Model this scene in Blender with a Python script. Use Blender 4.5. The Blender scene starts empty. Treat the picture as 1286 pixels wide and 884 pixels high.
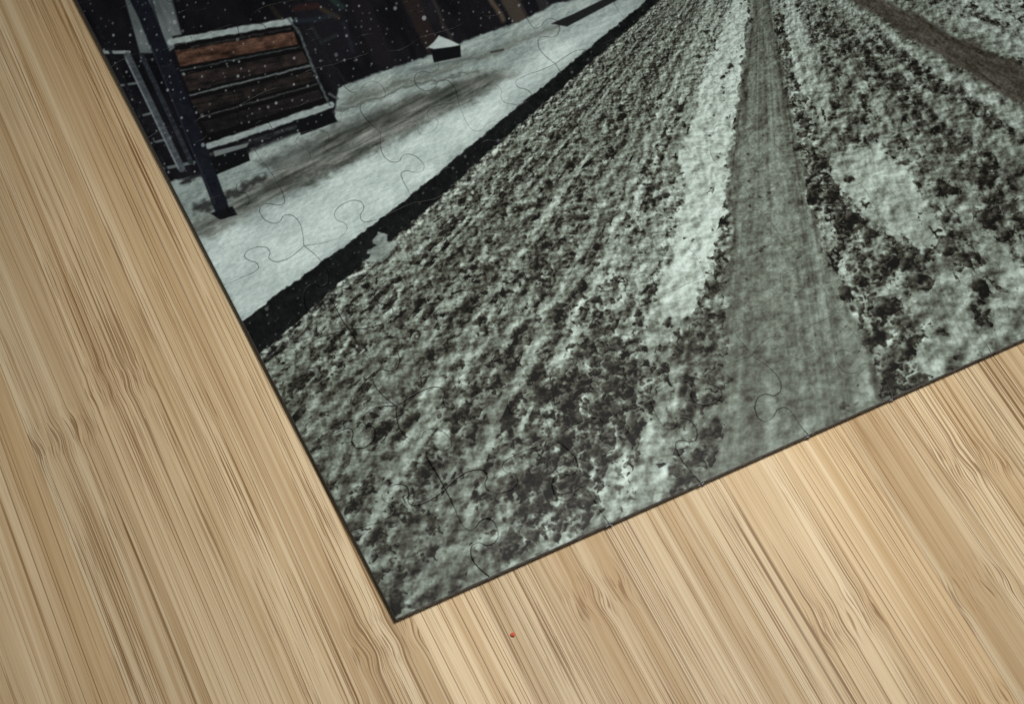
import bpy, bmesh, math, random
import numpy as np
from mathutils import Vector, kdtree
random.seed(4); rng = np.random.default_rng(7)
S = bpy.context.scene
COL = S.collection
# ------------------------------------------------------------ camera
TH = math.atan(1/1.522); F = 2600.0; H = 0.326; T = 0.0013
cam_d = bpy.data.cameras.new('camera'); cam = bpy.data.objects.new('camera', cam_d); COL.objects.link(cam)
cam.location = (0, 0, H); cam.rotation_euler = (TH, 0, 0)
cam_d.sensor_width = 36; cam_d.lens = F/1286*36; cam_d.clip_start = 0.01; cam_d.clip_end = 20
cam_d.dof.use_dof = True; cam_d.dof.focus_distance = .385; cam_d.dof.aperture_fstop = 90
S.camera = cam
cT, sT = math.cos(TH), math.sin(TH)
def plane(px, py, z=0.0):
    x = px-643.0; y = 442.0-py
    Y = y*cT+F*sT; Z = y*sT-F*cT
    t = (z-H)/Z
    return Vector((x*t, Y*t, z))
def project(X, Y, z):
    dz = z-H
    yc = Y*cT+dz*sT; zc = -Y*sT+dz*cT
    return 643+X/(-zc)*F, 442-yc/(-zc)*F
O = plane(497, 777, T)
phi = math.radians(26.54)
ea = Vector((math.cos(phi), math.sin(phi), 0)); eb = Vector((-math.sin(phi), math.cos(phi), 0))
# ------------------------------------------------------------ noise
def h2(i, j, s):
    n = (i.astype(np.int64)*374761393+j.astype(np.int64)*668265263+s*974634777) & 0xffffffff
    n = ((n ^ (n >> 13))*1274126177) & 0xffffffff
    n = ((n ^ (n >> 16))*2246822519) & 0xffffffff
    return ((n ^ (n >> 15)) & 0xffffff)/float(0xffffff)
def vn(x, y, s):
    xi = np.floor(x); yi = np.floor(y); fx = x-xi; fy = y-yi
    fx = fx*fx*(3-2*fx); fy = fy*fy*(3-2*fy)
    return (h2(xi, yi, s)*(1-fx)+h2(xi+1, yi, s)*fx)*(1-fy)+(h2(xi, yi+1, s)*(1-fx)+h2(xi+1, yi+1, s)*fx)*fy
TAB = np.stack((np.cos(np.arange(256)/256*2*np.pi), np.sin(np.arange(256)/256*2*np.pi)))
def gn(x, y, s):
    xi = np.floor(x); yi = np.floor(y); fx = x-xi; fy = y-yi
    def c(i, j):
        k = (h2(xi+i, yi+j, s)*255).astype(int)
        return TAB[0][k]*(fx-i)+TAB[1][k]*(fy-j)
    ux = fx*fx*fx*(fx*(fx*6-15)+10); uy = fy*fy*fy*(fy*(fy*6-15)+10)
    return .5+.80*((c(0, 0)*(1-ux)+c(1, 0)*ux)*(1-uy)+(c(0, 1)*(1-ux)+c(1, 1)*ux)*uy)
def fbm(x, y, s, o=3, g=.5, f=vn):
    t = 0; a = 1; tot = 0
    for k in range(o):
        t = t+a*f(x*1.0+k*17.3, y*1.0+k*9.1, s+k); tot += a; a *= g; x, y = (x*1.62+y*1.18), (y*1.62-x*1.18)
    return t/tot
def afbm(x, y, s, o=3, g=.5):      # no rotation between octaves: keeps streaks straight
    t = 0; a = 1; tot = 0
    for k in range(o):
        t = t+a*vn(x+k*17.3, y+k*9.1, s+k); tot += a; a *= g; x = x*2.03; y = y*1.7
    return t/tot
def ss(a, b, x):
    t = np.clip((x-a)/(b-a), 0, 1); return t*t*(3-2*t)
# ------------------------------------------------------------ jigsaw lattice (local coords a,b)
def a_of(px):
    py = 777-(px-497)*352/789
    return (plane(px, py, T)-O).dot(ea)
cols = [0]+[a_of(p) for p in (615, 765, 880, 1015, 1120, 1245)]
while len(cols) < 11: cols.append(cols[-1]+.0198)
rows = [.0199*i for i in range(10)]
A = cols[-1]; B = rows[-1]
NC, NR = len(cols)-1, len(rows)-1
LV = {}
for i in range(NC+1):
    for j in range(NR+1):
        da = 0 if i in (0, NC) or j == 0 else random.uniform(-.0011, .0011)
        db = 0 if j in (0, NR) else random.uniform(-.0011, .0011)
        LV[i, j] = np.array((cols[i]+da, rows[j]+db))
KEY = [(0, 0), (.14, .025), (.29, .04), (.405, .01), (.425, -.07), (.375, -.135), (.37, -.21), (.43, -.265), (.5, -.275), (.57, -.265), (.63, -.21), (.625, -.135), (.575, -.07), (.595, .01), (.71, .04), (.86, .025), (1, 0)]
def curve(p, q, straight=False):
    if straight:
        return np.array([p+(q-p)*t for t in np.linspace(0, 1, 5)])
    sg = random.choice((-1, 1)); sh = random.uniform(-.07, .07); sk = random.uniform(-.1, .1)
    wv = random.uniform(-.05, .05); hs = random.uniform(.85, 1.1)
    K = [(t+(sh+sk*(-o))*math.sin(math.pi*t)+random.uniform(-.006, .006)*(0 < t < 1), (o*hs+wv*math.sin(2*math.pi*t))*sg) for t, o in KEY]
    K = [K[0]]+K+[K[-1]]
    out = []
    for n in range(1, len(K)-2):
        p0, p1, p2, p3 = [np.array(K[n+m]) for m in (-1, 0, 1, 2)]
        for t in np.linspace(0, 1, 8, endpoint=False):
            out.append(.5*((2*p1)+(-p0+p2)*t+(2*p0-5*p1+4*p2-p3)*t*t+(-p0+3*p1-3*p2+p3)*t**3))
    out.append(np.array(K[-1])); out = np.array(out)
    d = q-p; n = np.array((-d[1], d[0]))
    return p+out[:, :1]*d+out[:, 1:]*n
HE = {}; VE = {}
for i in range(NC):
    for j in range(NR+1): HE[i, j] = curve(LV[i, j], LV[i+1, j], j in (0, NR))
for i in range(NC+1):
    for j in range(NR): VE[i, j] = curve(LV[i, j], LV[i, j+1], i in (0, NC))
G = .00018
nx = int(A/G)+1; ny = int(B/G)+1
ga = np.linspace(0, A, nx); gb = np.linspace(0, B, ny)
ca = (ga[1:]+ga[:-1])/2; cb = (gb[1:]+gb[:-1])/2
pid = -np.ones((ny-1, nx-1), int)
for i in range(NC):
    for j in range(NR):
        outline = np.vstack((HE[i, j][:-1], VE[i+1, j][:-1], HE[i, j+1][::-1][:-1], VE[i, j][::-1][:-1]))
        lo = outline.min(0); hi = outline.max(0)
        i0, i1 = np.searchsorted(ca, (lo[0], hi[0])); j0, j1 = np.searchsorted(cb, (lo[1], hi[1]))
        X, Y = np.meshgrid(ca[i0:i1], cb[j0:j1])
        ins = np.zeros(X.shape, bool)
        for (x1, y1), (x2, y2) in zip(outline, np.roll(outline, -1, 0)):
            if y1 == y2: continue
            r0, r1 = np.searchsorted(cb[j0:j1], (min(y1, y2), max(y1, y2)))
            if r1 <= r0: continue
            yy = Y[r0:r1]
            ins[r0:r1] ^= (X[r0:r1] < (x2-x1)*(yy-y1)/(y2-y1)+x1)
        sub = pid[j0:j1, i0:i1]; sub[ins & (sub < 0)] = i*NR+j
for _ in range(3):
    for ax, sh in ((0, 1), (0, -1), (1, 1), (1, -1)):
        r = np.roll(pid, sh, ax); m = (pid < 0) & (r >= 0); pid[m] = r[m]
GX, GY = np.meshgrid(ga, gb)
pad = np.pad(pid, 1, constant_values=-5)
q = np.stack((pad[:-1, :-1], pad[:-1, 1:], pad[1:, :-1], pad[1:, 1:]))
qi = np.where(q == -5, q.max(0), q)
cut = (qi.max(0) != qi.min(0))
edgev = np.zeros_like(cut); edgev[0] = edgev[-1] = True; edgev[:, 0] = edgev[:, -1] = True
samp = [c for k, c in HE.items() if k[1] not in (0, NR)]+[c for k, c in VE.items() if k[0] not in (0, NC)]
pts = []
for c in samp:
    for p_, q_ in zip(c[:-1], c[1:]):
        n = max(1, int(np.hypot(*(q_-p_))/.00005))
        pts.append(p_+(q_-p_)*(np.arange(n)[:, None]/n))
pts = np.vstack(pts)
kd = kdtree.KDTree(len(pts))
for n, p_ in enumerate(pts): kd.insert((p_[0], p_[1], 0), n)
kd.balance()
for jj, ii in zip(*np.nonzero(cut)):
    co, n, d = kd.find((GX[jj, ii], GY[jj, ii], 0))
    if d < G*1.3:
        if ii not in (0, nx-1): GX[jj, ii] = co[0]
        if jj not in (0, ny-1): GY[jj, ii] = co[1]
# ------------------------------------------------------------ the print
WX = O.x+ea.x*GX+eb.x*GY; WY = O.y+ea.y*GX+eb.y*GY
PX, PY = project(WX, WY, T)
PX = PX.ravel(); PY = PY.ravel()
aa = GX.ravel(); bb = GY.ravel()
vpw = plane(955, -112, T)-O; a0 = vpw.dot(ea); b0 = vpw.dot(eb)
d = np.maximum(b0-bb, .012)/b0
U = (aa-a0)/b0/d; V = .62/d
dsz = d+.20*ss(.02, .13, a0-aa)*(1-d)
pxs = aa/.00015; pys = bb/.00015
w1 = fbm(pxs/26, pys/26, 11, 3)-.5; w2 = fbm(pxs/26, pys/26, 31, 3)-.5
scl = np.clip(dsz, .15, 1.2)
X = PX+w1*36*scl; Y = PY+w2*36*scl
w3 = fbm(pxs/7, pys/7, 51, 2)-.5; w4 = fbm(pxs/7, pys/7, 61, 2)-.5
XR = X+w3*26*scl; YR = Y+w4*26*scl
def poly(pts, soft=2., x=PX, y=PY):
    pts = np.array(pts, float); lo = pts.min(0)-soft*2; hi = pts.max(0)+soft*2
    idx = np.nonzero((x > lo[0]) & (x < hi[0]) & (y > lo[1]) & (y < hi[1]))[0]
    xx = x[idx]; yy = y[idx]; ins = np.zeros(len(idx), bool); dm = np.full(len(idx), 1e9)
    for (x1, y1), (x2, y2) in zip(pts, np.roll(pts, -1, 0)):
        if y1 != y2:
            ins ^= ((y1 > yy) != (y2 > yy)) & (xx < (x2-x1)*(yy-y1)/(y2-y1)+x1)
        dx, dy = x2-x1, y2-y1; L = dx*dx+dy*dy+1e-9
        t = np.clip(((xx-x1)*dx+(yy-y1)*dy)/L, 0, 1)
        dm = np.minimum(dm, np.hypot(xx-x1-t*dx, yy-y1-t*dy))
    sd = np.where(ins, dm, -dm)
    m = np.zeros(len(x)); m[idx] = ss(-soft/2, soft/2, sd); return m
def line(pts, w0, w1=None, soft=1.5, x=PX, y=PY):
    w1 = w0 if w1 is None else w1
    m = np.zeros(len(x)); n = len(pts)-1
    for k in range(n):
        (x1, y1), (x2, y2) = pts[k], pts[k+1]
        ww = max(w0, w1)+soft*2
        idx = np.nonzero((x > min(x1, x2)-ww) & (x < max(x1, x2)+ww) & (y > min(y1, y2)-ww) & (y < max(y1, y2)+ww))[0]
        xx = x[idx]; yy = y[idx]
        dx, dy = x2-x1, y2-y1; L = dx*dx+dy*dy+1e-9
        t = np.clip(((xx-x1)*dx+(yy-y1)*dy)/L, 0, 1)
        w = (w0+(w1-w0)*(k+t)/n)/2
        m[idx] = np.maximum(m[idx], ss(soft/2, -soft/2, np.hypot(xx-x1-t*dx, yy-y1-t*dy)-w))
    return m
def at(ys, xs): return np.interp(Y, ys, xs)
img = np.zeros((len(PX), 3))
def put(m, c, k=1.0):
    global img
    m = (m*k)[:, None]; c = np.asarray(c, float)
    img = img*(1-m)+c*m
TL = at((-150, 0, 100, 200, 300, 400, 500, 620, 800), (953, 946, 932, 920, 915, 914, 912, 880, 830))
TR = at((-150, 0, 100, 200, 300, 400, 440, 500, 620), (956, 968, 984, 1003, 1030, 1070, 1086, 1108, 1150))
WL = at((-150, 0, 100, 200, 300, 380, 440, 500), (950, 920, 882, 858, 848, 828, 810, 800))
WR = at((-150, 0, 100, 200, 300, 380, 440, 500), (952, 940, 930, 918, 905, 874, 850, 806))
RG = at((-150, 0, 100, 200, 300, 400, 470, 600, 720), (935, 893, 850, 808, 768, 724, 692, 650, 620))
sc = np.clip(scl, .12, 1)
lev = np.clip(np.log2(1/np.clip(dsz, .1, 1.3)), 0, 3.2)
rx = pxs*.83+pys*.56; ry = pys*.83-pxs*.56
def iso(size, seed, o=3, g=.55, ox=0, oy=0):
    out = np.full(len(PX), .0); ws = np.zeros(len(PX))
    qx = ox*.83+oy*.56; qy = oy*.83-ox*.56
    for k in range(5):
        w = np.clip(1-np.abs(lev-k), 0, 1); idx = np.nonzero(w > 0)[0]
        if len(idx) == 0: continue
        f = 2.0**k/size
        v = fbm(rx[idx]*f+qx, ry[idx]*f+qy, seed+40*k, o, g, gn)
        out[idx] += (v-.5)*w[idx]; ws[idx] += w[idx]**2
    return .5+out/np.sqrt(np.maximum(ws, .3))
def blobs(size, dens, seed):
    cov = np.zeros(len(PX)); rel = np.zeros(len(PX))
    for k in range(4):
        w = np.clip(1.0-np.abs(lev-k), 0, 1); idx = np.nonzero(w > 0.02)[0]
        if len(idx) == 0: continue
        s = size/2.0**k
        x = (rx[idx]+w3[idx]*1.1*size*scl[idx])/s; y = (ry[idx]+w4[idx]*1.1*size*scl[idx])/s
        xi = np.floor(x); yi = np.floor(y); D = dens[idx]*np.sqrt(w[idx]); best = np.zeros(len(idx)); br_ = np.zeros(len(idx))
        for di in (-1, 0, 1):
            for dj in (-1, 0, 1):
                cx = xi+di; cy = yi+dj
                on = h2(cx, cy, seed+9*k); r = .34+.42*h2(cx, cy, seed+9*k+1)
                dx = x-cx-h2(cx, cy, seed+9*k+2); dy = y-cy-h2(cx, cy, seed+9*k+3)
                q = 1-np.hypot(dx, dy)/r
                q = np.where(on < D, q, -1)
                m = q > best
                br_ = np.where(m, np.clip(dy/r*1.0+dx/r*.1, -1, 1), br_); best = np.maximum(best, q)
        c = ss(0, .42, best); m = c > cov[idx]
        rel[idx] = np.where(m, br_, rel[idx]); cov[idx] = np.maximum(cov[idx], c)
    return cov, rel
big = fbm(U*5, V*2.5, 101, 4)
med = fbm(U*15, V*9, 111, 3)
elon = afbm(U*30, V*4, 115, 3)
rut = afbm(U*34, V*.7, 121, 2)
fs = afbm(U*110, V*1.3, 131, 2)
i1 = iso(32, 1001, 4, .52); i1s = iso(32, 1001, 4, .52, .12, -.25)
i2 = iso(9, 1301, 3, .55); i2s = iso(9, 1301, 3, .55, .12, -.32)
i3 = iso(66, 1601, 3, .5)
emb = (i1-i1s)*1.8+(i2-i2s)*.45
sn = .42+.14*(big-.5)+.13*(med-.5)+.21*(rut-.5)+.09*(fs-.5)
de = .15+.55*(med-.5)+.70*(i3-.5)+.35*(big-.5)+.75*(elon-.5)+.45*(.5-rut)
def band(l, r, s): return ss(-s, s, X-l)*ss(-s, s, r-X)
trk = ss(-6, 6, X-TL)*ss(-4, 4, TR-X)
whe = 7*sc
wh = ss(-whe, whe, XR-WL)*ss(-whe*.5, whe*.5, WR-XR)*ss(450, 400, Y+60*(i3-.5))
rough_l = ss(0, 60, RG-X)
de += .08*rough_l; sn -= .01*rough_l
g = np.exp(-((X-RG)/(8*sc+2))**2)*ss(540, 440, Y); sn += .16*g; de -= .4*g
g = np.exp(-((X-RG+26*sc)/(12*sc))**2)*ss(560, 400, Y); sn -= .06*g; de += .1*g
g = np.exp(-((X-RG-30*sc)/(6*sc+1))**2)*ss(420, 330, Y); sn += .08*g
for off, amp, w, cc in ((-60, .08, 9, -.2), (-95, -.05, 14, .08), (-130, -.06, 16, .12), (-190, .08, 13, -.2), (-225, -.05, 14, .12), (-270, .05, 12, -.12), (-330, -.04, 25, .1)):
    g = np.exp(-((X-RG-off*sc)/(w*sc))**2); sn += amp*g; de += cc*g
mid = band(RG+10*sc, WL, 8*sc)
de += mid*(.00+.32*ss(280, 420, Y)); sn += mid*.06
low = poly([(670, 475), (730, 440), (810, 430), (850, 470), (835, 560), (770, 610), (690, 660), (620, 690), (600, 650), (640, 560)], 60, X, Y)
de += low*.33; sn += .10*low
bl = poly([(850, 430), (915, 400), (912, 600), (850, 620), (845, 500)], 40, X, Y)
sn -= .05*bl; de += .10*bl
bs = poly([(625, 715), (700, 650), (790, 580), (850, 560), (845, 612), (760, 655)], 44, XR, YR); sn += .17*bs; de -= .08*bs
DW = at((-100, 0, 100, 200, 300, 350, 400, 480), (3, 9, 17, 28, 62, 78, 66, 56))
db = ss(-4, 4, XR-TR+2)*ss(-12, 12, TR+DW-XR)*ss(-40, 60, Y)
de += .40*db; sn += .09*db
br = poly([(1050, 265), (1110, 300), (1175, 305), (1168, 345), (1120, 350), (1060, 330)], 20, XR, YR); de += br*.45
dn_ = poly([(1010, 195), (1030, 190), (1070, 250), (1090, 300), (1050, 290)], 14, XR, YR); de += dn_*.4
s2 = ss(-6, 6, XR-TR-DW)*ss(-10, 10, at((-100, 0, 100, 170, 230), (965, 1002, 1028, 1056, 1080))-XR)*ss(170, 110, Y); sn += .16*s2; de -= .16*s2
patch = poly([(1040, 214), (1062, 190), (1095, 178), (1138, 218), (1186, 288), (1172, 308), (1120, 296), (1076, 260)], 10, XR, YR)
br2 = poly([(1160, 350), (1286, 320), (1400, 330), (1400, 440), (1150, 470), (1158, 410)], 60, X, Y)
sn += .10*br2; de -= .20*br2
rr_ = ss(1090, 1180, X)*(1-br2); de -= .06*rr_
for p, w_, amp, cc in (([(1010, 0), (1130, 110), (1290, 300), (1400, 430)], 34, -.06, .20), ([(1040, 0), (1160, 110), (1300, 220)], 18, .08, -.2),
                      ([(1100, 50), (1200, 118), (1300, 190), (1400, 250)], 14, -.08, .6), ([(1055, 0), (1180, 88), (1300, 166), (1450, 266)], 10, .15, -.2),
                      ([(1130, 0), (1200, 30), (1300, 70)], 26, .03, -.4), ([(1080, 110), (1290, 360)], 12, .08, -.2), ([(1215, 0), (1420, 60)], 60, .20, .1),
                      ([(1120, 100), (1300, 250)], 8, -.07, .35), ([(1030, 60), (1150, 200), (1290, 330)], 10, -.08, .35)):
    g = line(p, w_*.7, w_*1.15, w_*.9, X, Y); sn += amp*g; de += cc*g
de = np.clip(de*(1-wh*.85)*(1-patch*.93), 0, 1)
det = np.clip(de, .0, .95)*(1-trk)
b0_, r0_ = blobs(29, det*.60+.10*(db+br*.8+low*.5), 1901)
b1, r1 = blobs(17, det*.70, 2001)
b2, r2 = blobs(9, det*.42+.012*trk, 2101)
relief = emb*(.48+.50*np.clip(de, 0, 1))*(1-trk*.78)
tone = sn+relief+.09*(i2-.5)+.26*(i1-.5)*(1-trk*.5)
tt = .40+.16*(rut-.5)+.17*(fs-.5)+.12*(big-.5)+.12*(i3-.5)+.16*(i1-.5)+.20*(i2-.5)+.18*emb
tone = tone*(1-trk)+tt*trk
tone -= .11*np.exp(-((X-TL-4)/(3.5*sc+1))**2)*ss(460, 300, Y)+.10*np.exp(-((X-TR+3)/(4*sc+1))**2)
tone += .06*np.exp(-((X-(TL*.45+TR*.55))/(3*sc+1))**2)
whm = np.maximum(wh*.95, patch*.92)*(.86+.14*ss(.38, .5, i1))
tone = tone*(1-whm)+whm*(.73-.12*patch+.18*(med-.5)+.16*(i1-.5)+.32*emb)
def stamp(b, r, k, ko):
    global tone
    t = .105+.07*(i2-.5)+np.clip(r, -.25, 1)*.36*ko+.42*np.clip(emb, -.22, 1)
    tone = tone*(1-b*k)+t*b*k
patchy = ss(.50, .66, i1*.6+.4*i3+.34*(de-.36))*(1-trk)*(1-whm); tone = tone*(1-patchy*.45)+(.18+.7*np.clip(emb, -.1, 1))*patchy*.45
stamp(b2, r2, .55, .6); stamp(b1, r1, .83, 1); stamp(b0_, r0_, .93, 1)
tone = np.clip(tone, 0.02, 1)
ks = (0, .1, .25, .42, .6, .8, 1)
R_ = np.interp(tone, ks, (9, 28, 62, 100, 142, 185, 213)); G_ = np.interp(tone, ks, (9, 27, 62, 107, 153, 200, 226)); B_ = np.interp(tone, ks, (8, 21, 54, 97, 143, 191, 218))
img = np.stack((R_, G_, B_), 1)
m = poly([(1046, -15), (1082, -12), (1180, 34), (1310, 99), (1450, 172), (1450, 206), (1290, 134), (1190, 80), (1122, 33)], 7, X, Y)
tb = (fbm(U*90, V*20, 171, 3)-.5)[:, None]
put(m, np.array((62, 58, 50))+tb*60+(i2-.5)[:, None]*50, .88)
# sidewalk snow
kt = [(-100, 690), (303, 405), (345, 372), (400, 333), (450, 296), (500, 258), (545, 222), (590, 184), (645, 139), (700, 94), (750, 52), (795, 15), (900, -75), (955, -115)]
def ws(k, r=0.): return PX+(X-PX)*k+w3*r, PY+(Y-PY)*k+w4*r
sw = poly(kt+[(955, -900), (-400, -900), (-400, 690)], 2.2, *ws(.04, 2))
sb = fbm(pxs/40, pys/26, 201, 4); sb2 = fbm(pxs/11, pys/7, 211, 3, .5, gn); sb3 = fbm(pxs/3, pys/2.4, 215, 2)
sb2s = fbm(pxs/11+.2, pys/7-.3, 211, 3, .5, gn)
st = (.5+.55*(sb-.5)+.18*(sb2-.5)+.14*(sb3-.5)+.36*(sb2-sb2s))
put(sw, np.array((140, 153, 149))+(st-.5)[:, None]*np.array((120, 118, 116)))
m = poly([(235, 300), (305, 410), (420, 320), (540, 220), (680, 100), (780, 20), (700, 50), (610, 118), (520, 165), (420, 222), (330, 268)], 26, X, Y)
put(m*sw, np.array((184, 199, 195))+(st-.5)[:, None]*90, .9)
pt2 = fbm((PX*.88-PY*.47)/40, (PX*.47+PY*.88)/7, 225, 4)[:, None]; pt3 = afbm((PX*.89-PY*.45)/60, (PX*.45+PY*.89)/3.5, 229, 2)[:, None]
pm = poly([(225, 292), (330, 228), (420, 172), (520, 124), (600, 92), (650, 92), (570, 138), (480, 182), (410, 222), (320, 262), (262, 298)], 16, XR, YR)
put(pm*sw, np.array((82, 86, 80))+(pt2-.5)*120+(pt3-.5)*60+(st-.5)[:, None]*70, .9)
m = poly([(320, 206), (430, 152), (540, 112), (600, 96), (560, 114), (450, 164), (350, 216)], 12, XR, YR); put(m*sw, np.array((56, 57, 53))+(pt2-.5)*110+(pt3-.5)*60, .55)
m = line([(440, 124), (560, 86), (700, 34)], 16, 7, 12, X, Y); put(m*sw, np.array((110, 117, 111))+(st-.5)[:, None]*90, .7)
for p in ([(430, 132), (500, 104), (580, 84)], [(600, 74), (660, 52), (720, 24)], [(480, 150), (560, 116), (640, 84)]):
    put(line(p, 4, 2, 5, XR, YR)*sw, np.array((88, 92, 87))+(pt2-.5)*70, .55)
m = line([(330, 238), (380, 220), (450, 200)], 8, 3, 6, XR, YR); put(m*sw, (54, 55, 52), .5)
m = line([(250, 262), (300, 240), (330, 226)], 14, 8, 8, XR, YR); put(m*sw, (36, 37, 35), .85)
m = line([(425, 140), (520, 105), (600, 90)], 4, 3, 4, XR, YR); put(m*sw, (64, 66, 61), .6)
# dark kerb
kb = [(-100, 765), (324, 447), (372, 405), (425, 357), (465, 323), (500, 294), (545, 255), (590, 212), (645, 163), (700, 116), (750, 71), (803, 25), (905, -72), (955, -111)]
kn = fbm(pxs/10, pys/10, 231, 3)[:, None]; kn2 = fbm(pxs/3.5, pys/5, 233, 2)[:, None]
lip = line([(x+2, y+5) for x, y in kb[1:13]], 13, 3, 9, XR, YR)   # slush thrown up against the foot of the kerb
put(lip, np.interp(np.clip(.46+.8*(i1-.5)+1.3*emb, 0, 1), ks, (9, 28, 62, 101, 143, 184, 211))[:, None]*np.array((1, 1.06, 1.)), .75*1.0)
kerb = poly(kt+kb[::-1], 2.4, PX+(X-PX)*.04+w3*3, PY+(Y-PY)*.05+w4*5)
put(kerb, np.array((12, 14, 14))+(kn-.5)*20+(kn2-.5)*17)
m = poly([(460, 330), (468, 306), (478, 292), (496, 299), (500, 306), (486, 318), (474, 330)], 4, XR, YR); put(m, np.array((138, 150, 144))+(st-.5)[:, None]*150, .85)
m = line(kt[1:13], 3, 1.5, 4, PX+w3*5, PY+w4*5-3); put(m*sw, (210, 222, 218), .45)
m = poly([(692, 30), (720, 18), (765, -4), (780, -2), (750, 14), (712, 34)], 2); put(m, (20, 21, 21), .95)
# shop fronts: dark
sf = poly([(-400, -900), (1100, -900), (1000, -300), (800, -28), (760, -8), (700, 4), (650, 28), (600, 46), (540, 70), (480, 90), (425, 110), (420, 150), (315, 188), (300, 208), (215, 228), (100, 250), (-400, 300)], 4, *ws(.12, 3))
dn = fbm(pxs/22, pys/60, 241, 4)[:, None]
put(sf, np.array((15, 15, 19))+(dn-.5)*np.array((30, 28, 31)))
for p, w_, c_, k_ in (
    ([(500, -30), (545, 60)], 20, (38, 31, 28), .8), ([(530, -30), (566, 50)], 4, (56, 50, 45), .7), ([(600, -30), (632, 26)], 6, (92, 80, 66), .75), ([(622, -30), (652, 22)], 20, (76, 67, 57), .7),
    ([(470, -40), (520, 70)], 7, (10, 10, 12), 1), ([(440, -30), (478, 70)], 24, (26, 23, 25), .8), ([(652, -30), (668, 24)], 9, (14, 15, 20), 1), ([(672, -20), (684, 10)], 14, (46, 45, 45), .7), ([(384, 40), (440, 110)], 3, (38, 37, 37), .5),
    ([(395, -20), (425, 60)], 40, (24, 23, 28), .8), ([(352, -10), (402, -12), (430, 10)], 6, (40, 62, 53), .6), ([(372, 12), (398, 8)], 8, (58, 32, 28), .6), ([(404, 12), (424, 22)], 6, (64, 54, 36), .6), ([(365, 30), (420, 20)], 5, (36, 46, 55), .6),
    ([(340, 8), (352, 24)], 6, (54, 48, 34), .5), ([(430, 30), (444, 66)], 5, (34, 40, 46), .5), ([(392, 36), (404, 54), (422, 44)], 5, (44, 56, 50), .5)):
    put(line(p, w_, None, 5, X*.6+PX*.4, Y*.6+PY*.4)*sf, c_, k_)
put(line([(520, 88), (545, 82), (582, 75), (600, 73)], 5, 2, 5), (80, 86, 84), .6)
put(poly([(540, 58), (578, 56), (579, 72), (545, 79)], 2), (9, 10, 12))
put(poly([(537, 60), (545, 53), (551, 45), (558, 48), (566, 51), (578, 57), (568, 59), (545, 62)], 2.2), np.array((172, 185, 182))+(st-.5)[:, None]*60)
put(line([(617, 66), (632, 63)], 3, 3, 2), (60, 60, 58))
# shelter panels and frame (left)
put(poly([(140, -60), (196, -60), (230, 52), (212, 66), (176, 68)], 3), np.array((92, 101, 101))+(dn-.5)*80)
put(poly([(174, -60), (200, -60), (231, 52), (222, 58)], 3), np.array((116, 125, 124))+(dn-.5)*60, .6)
put(line([(172, -60), (208, 64)], 4), (34, 38, 42), .7)
# bench
wood = fbm((PX*.99-PY*.17)/30, (PX*.17+PY*.98)/2.4, 251, 3)[:, None]; wood2 = fbm((PX*.99-PY*.17)/9, (PX*.17+PY*.98)/5, 255, 3)[:, None]
def slat(p, c, v=40): put(poly(p, 2.5, PX+w3*1, PY+w4*1), np.array(c)+((wood-.5)*v+(wood2-.5)*v*1.2)*np.array((1., .78, .68)))
put(poly([(215, 46), (366, 22), (418, 138), (262, 190)], 3), (10, 9, 10))
slat([(220, 64), (369, 40), (374, 56), (226, 84)], (70, 50, 40), 66)
slat([(228, 95), (380, 65), (387, 79), (238, 115)], (34, 29, 28), 34)
slat([(240, 126), (391, 90), (396, 102), (250, 143)], (29, 26, 25), 28)
slat([(252, 154), (400, 113), (406, 124), (262, 169)], (24, 22, 23), 20)
gx_, gy_ = ws(0, 2)
for p, w_, c_ in (([(214, 53), (300, 38), (364, 27)], 8, (166, 180, 177)), ([(240, 60), (364, 36)], 3, (40, 38, 37)), ([(227, 89), (376, 59)], 1.4, (74, 82, 82)), ([(239, 120), (389, 83)], 2., (118, 128, 128)), ([(251, 148), (398, 106)], 1.4, (76, 82, 82)),
                ([(262, 184), (340, 158), (416, 132)], 8, (158, 172, 170)), ([(265, 195), (352, 166), (418, 142)], 5, (42, 45, 44)), ([(362, 24), (376, 42), (398, 98), (414, 132)], 3, (78, 86, 88)), ([(414, 118), (424, 124)], 3, (84, 90, 90))):
    put(line(p, w_, None, 3, gx_, gy_), np.array(c_)+(sb2-.5)[:, None]*70, .9)
put(poly([(370, 152), (416, 139), (424, 153), (378, 170)], 2.5), (9, 10, 12)); put(poly([(250, 203), (310, 182), (314, 202), (266, 222)], 2.5), (9, 10, 12)); put(poly([(268, 190), (312, 180), (310, 185), (270, 197)], 2), (124, 134, 132), .8)
put(line([(312, 190), (372, 166)], 5, 5, 5), (30, 32, 31), .7)
put(line([(232, 228), (262, 216)], 8, 5, 6, XR, YR), (24, 25, 26), .85)
for p, w_, c_ in (([(128, 66), (162, 66)], 4, (150, 160, 160)), ([(150, 108), (176, 104)], 3, (98, 106, 108)), ([(176, 146), (192, 142)], 3, (98, 106, 108)), ([(190, 180), (206, 176)], 3, (98, 106, 108)), ([(205, 212), (244, 204)], 4, (100, 108, 108)),
                ([(160, 70), (228, 212)], 9, (74, 82, 86)), ([(158, 74), (224, 212)], 2, (122, 130, 132)), ([(178, 70), (240, 204)], 6, (42, 47, 53)), ([(120, 30), (140, 68), (210, 215)], 4, (20, 22, 26))):
    put(line(p, w_, None, 2), np.array(c_)+(sb2-.5)[:, None]*50, .9)
post = line([(146, -60), (184, 20), (232, 140), (280, 266)], 22, 18, 2.5); put(post, np.array((18, 21, 29))+(kn-.5)*14)
put(line([(190, 60), (240, 185), (270, 256)], 2, 2, 2), (44, 48, 58), .6)
put(poly([(264, 268), (292, 259), (298, 270), (276, 276)], 2), (12, 13, 17))
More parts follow.
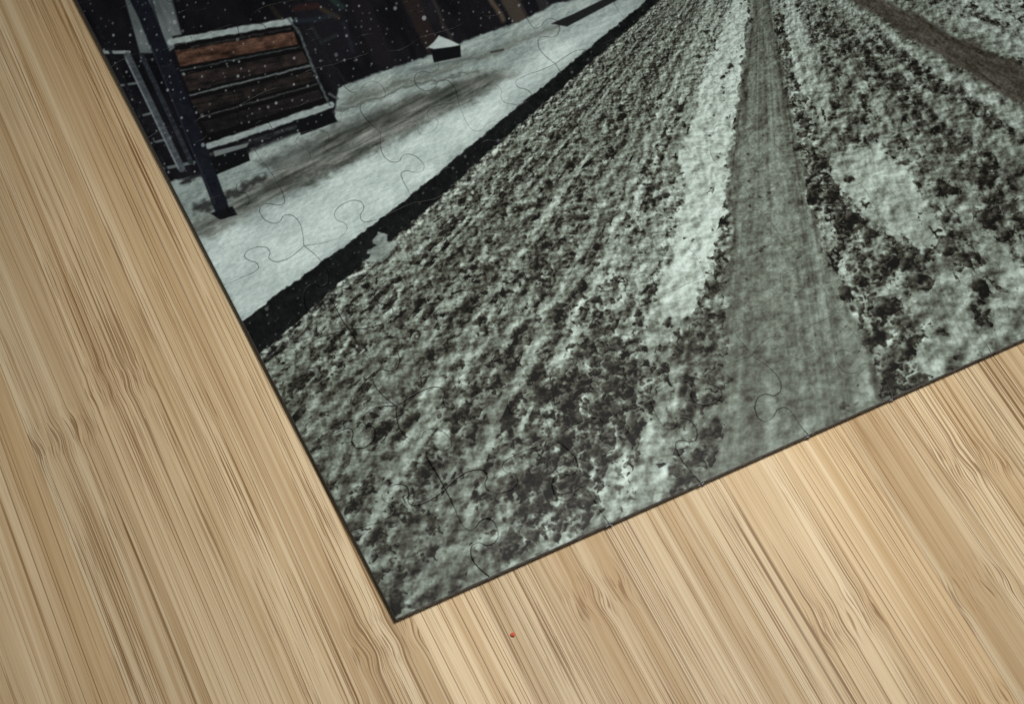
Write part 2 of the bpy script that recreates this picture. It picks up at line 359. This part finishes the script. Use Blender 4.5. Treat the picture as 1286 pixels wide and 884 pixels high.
m = line([(214, 240), (244, 232)], 9, 6, 5, XR, YR); put(m, (146, 160, 155), .8)
put(ss(-90, -130, PY)*(1-sf), (150, 158, 156))
for cs, prob, r0, amp, sd_ in ((10, .34, .95, .65, 301), (17, .30, 1.35, .75, 311), (40, .28, 2.1, .7, 321)):
    ci = np.floor(PX/cs); cj = np.floor(PY/cs)
    ex = h2(ci, cj, sd_); cx = (ci+.25+.5*h2(ci, cj, sd_+1))*cs; cy = (cj+.25+.5*h2(ci, cj, sd_+2))*cs; rr = r0*(.6+.7*h2(ci, cj, sd_+3))
    m = ss(rr+.8, rr-.8, np.hypot(PX-cx, (PY-cy)*.9))*(ex < prob)*(.35+.65*h2(ci, cj, sd_+4))
    put(m*(.08+.92*np.maximum(sf, kerb*.5)), (170, 180, 182), amp)
img += (rng.normal(0, 1, len(PX))*2.8)[:, None]
img = np.clip(img, 5, 235)/255
cv = (cut & ~edgev).ravel().astype(float)
nz = ss(.40, .58, fbm(pxs/50, pys/50, 401, 2))
zl = np.maximum(poly([(360, 360), (470, 340), (560, 420), (600, 560), (700, 600), (720, 680), (480, 800), (380, 560)], 80), .6*poly([(780, 520), (1020, 460), (1030, 560), (800, 680)], 60))
vis = (.05+.20*nz)*sw+(1-sw)*(.50*zl*(.25+.75*nz)+.07*nz+.4*ss(.0035, 0, bb))
vis0 = np.clip(vis*1.7, 0, 1)
img *= (1-cv*vis)[:, None]  # cuts darkened: exposed board, plus groove shade painted into the colour
lin = np.where(img <= .04045, img/12.92, ((img+.055)/1.055)**2.4)
ed = edgev.ravel(); lin[ed] = lin[ed]*.5+.10  # border verts pulled to grey: thin bevel glint painted into the colour
# ------------------------------------------------------------ materials
def newmat(n):
    m = bpy.data.materials.new(n); m.use_nodes = True; nt = m.node_tree; nt.nodes.clear()
    out = nt.nodes.new('ShaderNodeOutputMaterial'); b = nt.nodes.new('ShaderNodeBsdfPrincipled'); nt.links.new(b.outputs[0], out.inputs[0]); return m, nt, b
class N:
    def __init__(s, nt): s.nt = nt
    def put(s, sock, v):
        if isinstance(v, bpy.types.NodeSocket): s.nt.links.new(v, sock)
        elif v is not None: sock.default_value = v
    def math(s, op, a, b=None, c=None, clamp=False):
        n = s.nt.nodes.new('ShaderNodeMath'); n.operation = op; n.use_clamp = clamp
        for i, v in enumerate((a, b, c)): s.put(n.inputs[i], v)
        return n.outputs[0]
    def xyz(s, x, y, z=0.):
        n = s.nt.nodes.new('ShaderNodeCombineXYZ')
        for i, v in enumerate((x, y, z)): s.put(n.inputs[i], v)
        return n.outputs[0]
    def noise(s, vec, detail=2., rough=.5, dist=0.):
        n = s.nt.nodes.new('ShaderNodeTexNoise'); s.put(n.inputs['Vector'], vec); n.inputs['Scale'].default_value = 1; n.inputs['Detail'].default_value = detail
        n.inputs['Roughness'].default_value = rough; n.inputs['Distortion'].default_value = dist; return n.outputs[0]
    def n2(s, x, y, sx, sy, off=0., detail=2., rough=.5, dist=0.):
        return s.noise(s.xyz(s.math('MULTIPLY', x, sx), s.math('MULTIPLY', y, sy), off), detail, rough, dist)
    def ramp(s, v, a, b, c=0., d=1.):
        n = s.nt.nodes.new('ShaderNodeMapRange'); n.interpolation_type = 'SMOOTHSTEP'
        for i, q in enumerate((v, a, b, c, d)): s.put(n.inputs[i], q)
        return n.outputs[0]
    def mix(s, f, a, b, mode='MIX'):
        n = s.nt.nodes.new('ShaderNodeMix'); n.data_type = 'RGBA'; n.blend_type = mode
        s.put(n.inputs[0], f); s.put(n.inputs[6], a); s.put(n.inputs[7], b); return n.outputs[2]
def lc(r, g, b): return tuple(((v/255)/12.92 if v/255 <= .04045 else ((v/255+.055)/1.055)**2.4) for v in (r, g, b))+(1,)
mp, nt, b = newmat('printed_card'); n = N(nt)
at_ = nt.nodes.new('ShaderNodeAttribute'); at_.attribute_name = 'print'
tc = nt.nodes.new('ShaderNodeTexCoord')
sc_ = nt.nodes.new('ShaderNodeVectorMath'); sc_.operation = 'SCALE'; sc_.inputs['Scale'].default_value = 5200; nt.links.new(tc.outputs['Object'], sc_.inputs[0])
gr = n.noise(sc_.outputs[0], 2, .6)
nt.links.new(n.mix(n.math('MULTIPLY', gr, .22), at_.outputs['Color'], (0.001, .001, .001, 1)), b.inputs['Base Color'])
b.inputs['Roughness'].default_value = .42; b.inputs['Specular IOR Level'].default_value = .12
ms, nt, b = newmat('card_core'); n = N(nt)
tc = nt.nodes.new('ShaderNodeTexCoord'); sc_ = nt.nodes.new('ShaderNodeVectorMath'); sc_.operation = 'MULTIPLY'; sc_.inputs[1].default_value = (900, 900, 5000); nt.links.new(tc.outputs['Object'], sc_.inputs[0])
gr = n.noise(sc_.outputs[0], 3, .6)
nt.links.new(n.mix(n.ramp(gr, .35, .65), lc(46, 44, 42), lc(126, 120, 112)), b.inputs['Base Color']); b.inputs['Roughness'].default_value = .8
# ------------------------------------------------------------ puzzle
def empty(name, loc, rz=0):
    o = bpy.data.objects.new(name, None); COL.objects.link(o); o.location = loc; o.rotation_euler = (0, 0, rz); o.empty_display_size = .02; return o
pz = empty('jigsaw_puzzle', (O.x, O.y, 0), phi)
pz['label'] = 'assembled jigsaw puzzle printed with a slushy snowy street, kerb and bench'
pz['category'] = 'jigsaw puzzle'
gxf = GX.ravel(); gyf = GY.ravel(); cutf = cut.ravel(); edf = edgev.ravel()
vid = np.arange(nx*ny).reshape(ny, nx)
dep = .000008+.00005*vis0
for k in range(NC*NR):
    jj, ii = np.nonzero(pid == k)
    if len(jj) == 0: continue
    qd = np.stack((vid[jj, ii], vid[jj, ii+1], vid[jj+1, ii+1], vid[jj+1, ii]), 1)
    uq, inv = np.unique(qd, return_inverse=True); inv = inv.reshape(qd.shape)
    co = np.stack((gxf[uq], gyf[uq], np.full(len(uq), T)), 1)
    bd = (cutf[uq] | edf[uq])
    cen = co[inv].mean(1); acc = np.zeros_like(co); cnt = np.zeros(len(uq))
    for c in range(4):
        np.add.at(acc, inv[:, c], cen); np.add.at(cnt, inv[:, c], 1)
    mean = acc/cnt[:, None]
    co[bd, :2] += (mean[bd, :2]-co[bd, :2])*.04
    co[bd, 2] -= np.where(edf[uq][bd], .00007, dep[uq][bd])
    e = np.concatenate([np.stack((inv[:, c], inv[:, (c+1) % 4]), 1) for c in range(4)])
    key = np.sort(e, 1); kk = key[:, 0].astype(np.int64)*10000000+key[:, 1]
    u, first, cn = np.unique(kk, return_index=True, return_counts=True)
    be = e[first[cn == 1]]
    bv = np.unique(be); mp_ = -np.ones(len(uq), int); mp_[bv] = np.arange(len(bv))+len(uq)
    low_ = co[bv].copy(); low_[:, 2] = .00006
    allv = np.vstack((co, low_))
    sk = np.stack((be[:, 1], be[:, 0], mp_[be[:, 0]], mp_[be[:, 1]]), 1)
    fc = np.vstack((inv, sk))
    me = bpy.data.meshes.new('puzzle_piece')
    me.vertices.add(len(allv)); me.vertices.foreach_set('co', allv.ravel())
    me.loops.add(fc.size); me.loops.foreach_set('vertex_index', fc.ravel().astype(np.int32))
    me.polygons.add(len(fc)); me.polygons.foreach_set('loop_start', np.arange(0, fc.size, 4, dtype=np.int32))
    mi = np.zeros(len(fc), np.int32); mi[len(inv):] = 1
    me.materials.append(mp); me.materials.append(ms)
    me.update(calc_edges=True)
    me.polygons.foreach_set('material_index', mi)
    ca_ = me.attributes.new('print', 'FLOAT_COLOR', 'POINT')
    cc = np.ones((len(allv), 4)); cc[:len(uq), :3] = lin[uq]; cc[len(uq):, :3] = .05
    ca_.data.foreach_set('color', cc.ravel())
    o = bpy.data.objects.new('puzzle_piece', me); COL.objects.link(o); o.parent = pz
mf, nt, b = newmat('torn_paper'); n = N(nt); tc = nt.nodes.new('ShaderNodeTexCoord')
sc_ = nt.nodes.new('ShaderNodeVectorMath'); sc_.operation = 'SCALE'; sc_.inputs['Scale'].default_value = 3000; nt.links.new(tc.outputs['Object'], sc_.inputs[0])
nt.links.new(n.mix(n.noise(sc_.outputs[0]), lc(110, 116, 136), lc(190, 194, 206)), b.inputs['Base Color']); b.inputs['Roughness'].default_value = .9
for px in (765, 880, 1015, 1120):
    a_ = a_of(px); vs = []; fs_ = []
    for k in range(6):
        x = a_+random.uniform(-.0006, .0006); z = random.uniform(.0005, .0011); an = random.uniform(-1.2, 1.2); L = random.uniform(.0003, .0007)
        s0 = len(vs); w = .00008
        dx, dy = math.sin(an)*L, -abs(math.cos(an))*L*.6
        vs += [(x-w, .00005, z), (x+w, .00005, z), (x+dx+w*.5, dy, z+random.uniform(-.0002, .0003)), (x+dx-w*.5, dy, z+.0001), (x, dy*.5, z+.00015)]
        fs_ += [(s0, s0+1, s0+4), (s0+1, s0+2, s0+4), (s0+2, s0+3, s0+4), (s0+3, s0, s0+4), (s0, s0+3, s0+2, s0+1)]
    me = bpy.data.meshes.new('frayed_paper'); me.from_pydata(vs, [], fs_); me.materials.append(mf)
    o = bpy.data.objects.new('frayed_paper', me); COL.objects.link(o); o.parent = pz
# ------------------------------------------------------------ bamboo table
mw, nt, b = newmat('bamboo'); n = N(nt)
tc = nt.nodes.new('ShaderNodeTexCoord'); sp = nt.nodes.new('ShaderNodeSeparateXYZ')
sc_ = nt.nodes.new('ShaderNodeVectorMath'); sc_.operation = 'SCALE'; sc_.inputs['Scale'].default_value = 1000; nt.links.new(tc.outputs['Object'], sc_.inputs[0]); nt.links.new(sc_.outputs[0], sp.inputs[0])
gx0, gy = sp.outputs[0], sp.outputs[1]
M = n.math
stripf = M('DIVIDE', M('ADD', gx0, 500.), 12.4)
sid = M('FLOOR', stripf); fr = M('FRACT', stripf)
wn = nt.nodes.new('ShaderNodeTexWhiteNoise'); wn.noise_dimensions = '1D'; nt.links.new(sid, wn.inputs['W'])
rnd = wn.outputs['Value']
gys = M('ADD', gy, M('MULTIPLY', rnd, 700.))
wav = M('MULTIPLY', M('SUBTRACT', n.n2(gx0, gys, .03, .009, 3., 0.), .5), 2.4)
kper = M('ABSOLUTE', M('SUBTRACT', M('FRACT', M('DIVIDE', gys, 210.)), .5))
kmask = n.ramp(kper, .035, .008)
kw = M('MULTIPLY', M('MULTIPLY', M('SUBTRACT', n.n2(gx0, gys, .35, .12, 5., 0.), .5), 1.8), kmask)
gx = M('ADD', gx0, M('ADD', wav, kw))
broad = n.n2(gx, gys, .12, .003, 1., 2.)
fine = n.n2(gx, gys, 1.5, .006, 2., 3., .6)
hair = n.n2(gx, gys, 8., .014, 4., 2., .6)
clus = n.ramp(n.n2(gx, gys, .17, .010, 7., 2.), .42, .58)
fib = n.ramp(n.n2(gx, gys, 4.2, .020, 8., 1., .5), .60, .625)
fib2 = n.ramp(n.n2(gx, gys, 6.2, .045, 12., 1.), .615, .64)
fib3 = n.ramp(n.n2(gx, gys, 3.4, .008, 33., 0.), .69, .715)
fib4 = n.ramp(n.n2(gx, gys, 5.0, .009, 41., 0.), .66, .69)
kf = n.ramp(n.n2(gx, gys, 3.8, .12, 15., 1.), .56, .60)
c = n.mix(n.ramp(broad, .32, .68), lc(184, 157, 118), lc(212, 191, 155))
c = n.mix(M('MULTIPLY', n.ramp(fine, .42, .64), .38), c, lc(170, 140, 98))
c = n.mix(M('MULTIPLY', n.ramp(hair, .46, .66), .24), c, lc(152, 123, 83))
c = n.mix(M('MULTIPLY', n.ramp(n.n2(gx, gys, .7, .005, 21., 2.), .48, .66), .40), c, lc(223, 206, 173))
c = n.mix(M('MULTIPLY', M('MULTIPLY', fib, clus), .82), c, lc(126, 92, 51))
c = n.mix(M('MULTIPLY', M('MULTIPLY', fib2, M('ADD', M('MULTIPLY', clus, .8), .2)), .75), c, lc(116, 82, 44))
c = n.mix(M('MULTIPLY', fib3, .7), c, lc(110, 78, 42))
c = n.mix(M('MULTIPLY', fib4, .42), c, lc(132, 99, 58))
c = n.mix(M('MULTIPLY', M('MULTIPLY', kf, kmask), .65), c, lc(120, 86, 48))
tonev = M('ADD', .83, M('MULTIPLY', rnd, .24))
c = n.mix(1., c, n.xyz(tonev, tonev, tonev), 'MULTIPLY')
seam = M('MULTIPLY', n.ramp(M('ABSOLUTE', M('SUBTRACT', fr, .5)), .490, .5), .42)
c = n.mix(seam, c, lc(112, 82, 48))
nt.links.new(c, b.inputs['Base Color'])
nt.links.new(n.ramp(fine, .2, .8, .42, .6), b.inputs['Roughness']); b.inputs['Specular IOR Level'].default_value = .18
bp = nt.nodes.new('ShaderNodeBump'); bp.inputs['Strength'].default_value = .15; bp.inputs['Distance'].default_value = .0001
nt.links.new(M('SUBTRACT', hair, M('MULTIPLY', fib, clus)), bp.inputs['Height']); nt.links.new(bp.outputs[0], b.inputs['Normal'])
me = bpy.data.meshes.new('table_top')
w, t = .9, .03
gphi = math.radians(24.8)
vs = [(x, y, z) for z in (-t, 0) for x, y in ((-w, -w), (w, -w), (w, w), (-w, w))]
me.from_pydata(vs, [], [(3, 2, 1, 0), (4, 5, 6, 7), (0, 1, 5, 4), (1, 2, 6, 5), (2, 3, 7, 6), (3, 0, 4, 7)]); me.materials.append(mw)
tb_ = bpy.data.objects.new('table_top', me); COL.objects.link(tb_); tb_.location = (0, .22, 0); tb_.rotation_euler = (0, 0, gphi)
tb_['kind'] = 'structure'; tb_['label'] = 'pale bamboo table top with fine brown grain running under the puzzle'; tb_['category'] = 'table'
mr, nt, b = newmat('red_crumb'); n = N(nt); tc = nt.nodes.new('ShaderNodeTexCoord')
sc_ = nt.nodes.new('ShaderNodeVectorMath'); sc_.operation = 'SCALE'; sc_.inputs['Scale'].default_value = 4000; nt.links.new(tc.outputs['Object'], sc_.inputs[0])
nt.links.new(n.mix(n.noise(sc_.outputs[0]), lc(170, 60, 40), lc(220, 100, 70)), b.inputs['Base Color']); b.inputs['Roughness'].default_value = .7
bm = bmesh.new(); bmesh.ops.create_icosphere(bm, subdivisions=2, radius=.0004)
for v in bm.verts: v.co *= random.uniform(.7, 1.2); v.co.z *= .5; v.co.z += .0002
me = bpy.data.meshes.new('crumb'); bm.to_mesh(me); bm.free(); me.materials.append(mr)
o = bpy.data.objects.new('crumb', me); COL.objects.link(o); o.location = plane(644, 797, 0)
o['label'] = 'tiny red crumb on the bamboo just below the lower edge of the puzzle'; o['category'] = 'crumb'
# ------------------------------------------------------------ light
def area(name, loc, tgt, size, p, colr):
    l = bpy.data.lights.new(name, 'AREA'); l.shape = 'DISK'; l.size = size; l.energy = p; l.color = colr
    o = bpy.data.objects.new(name, l); COL.objects.link(o); o.location = loc
    o.rotation_euler = (Vector(tgt)-Vector(loc)).to_track_quat('-Z', 'Y').to_euler(); return o
area('key_lamp', (.045, .225, .195), (.008, .188, 0), .07, .50, (1, .98, .95))
W = bpy.data.worlds.new('World'); S.world = W; W.use_nodes = True
W.node_tree.nodes['Background'].inputs[0].default_value = (.92, .97, 1, 1); W.node_tree.nodes['Background'].inputs[1].default_value = .13
S.view_settings.view_transform = 'Standard'; S.view_settings.look = 'None'; S.view_settings.exposure = 0
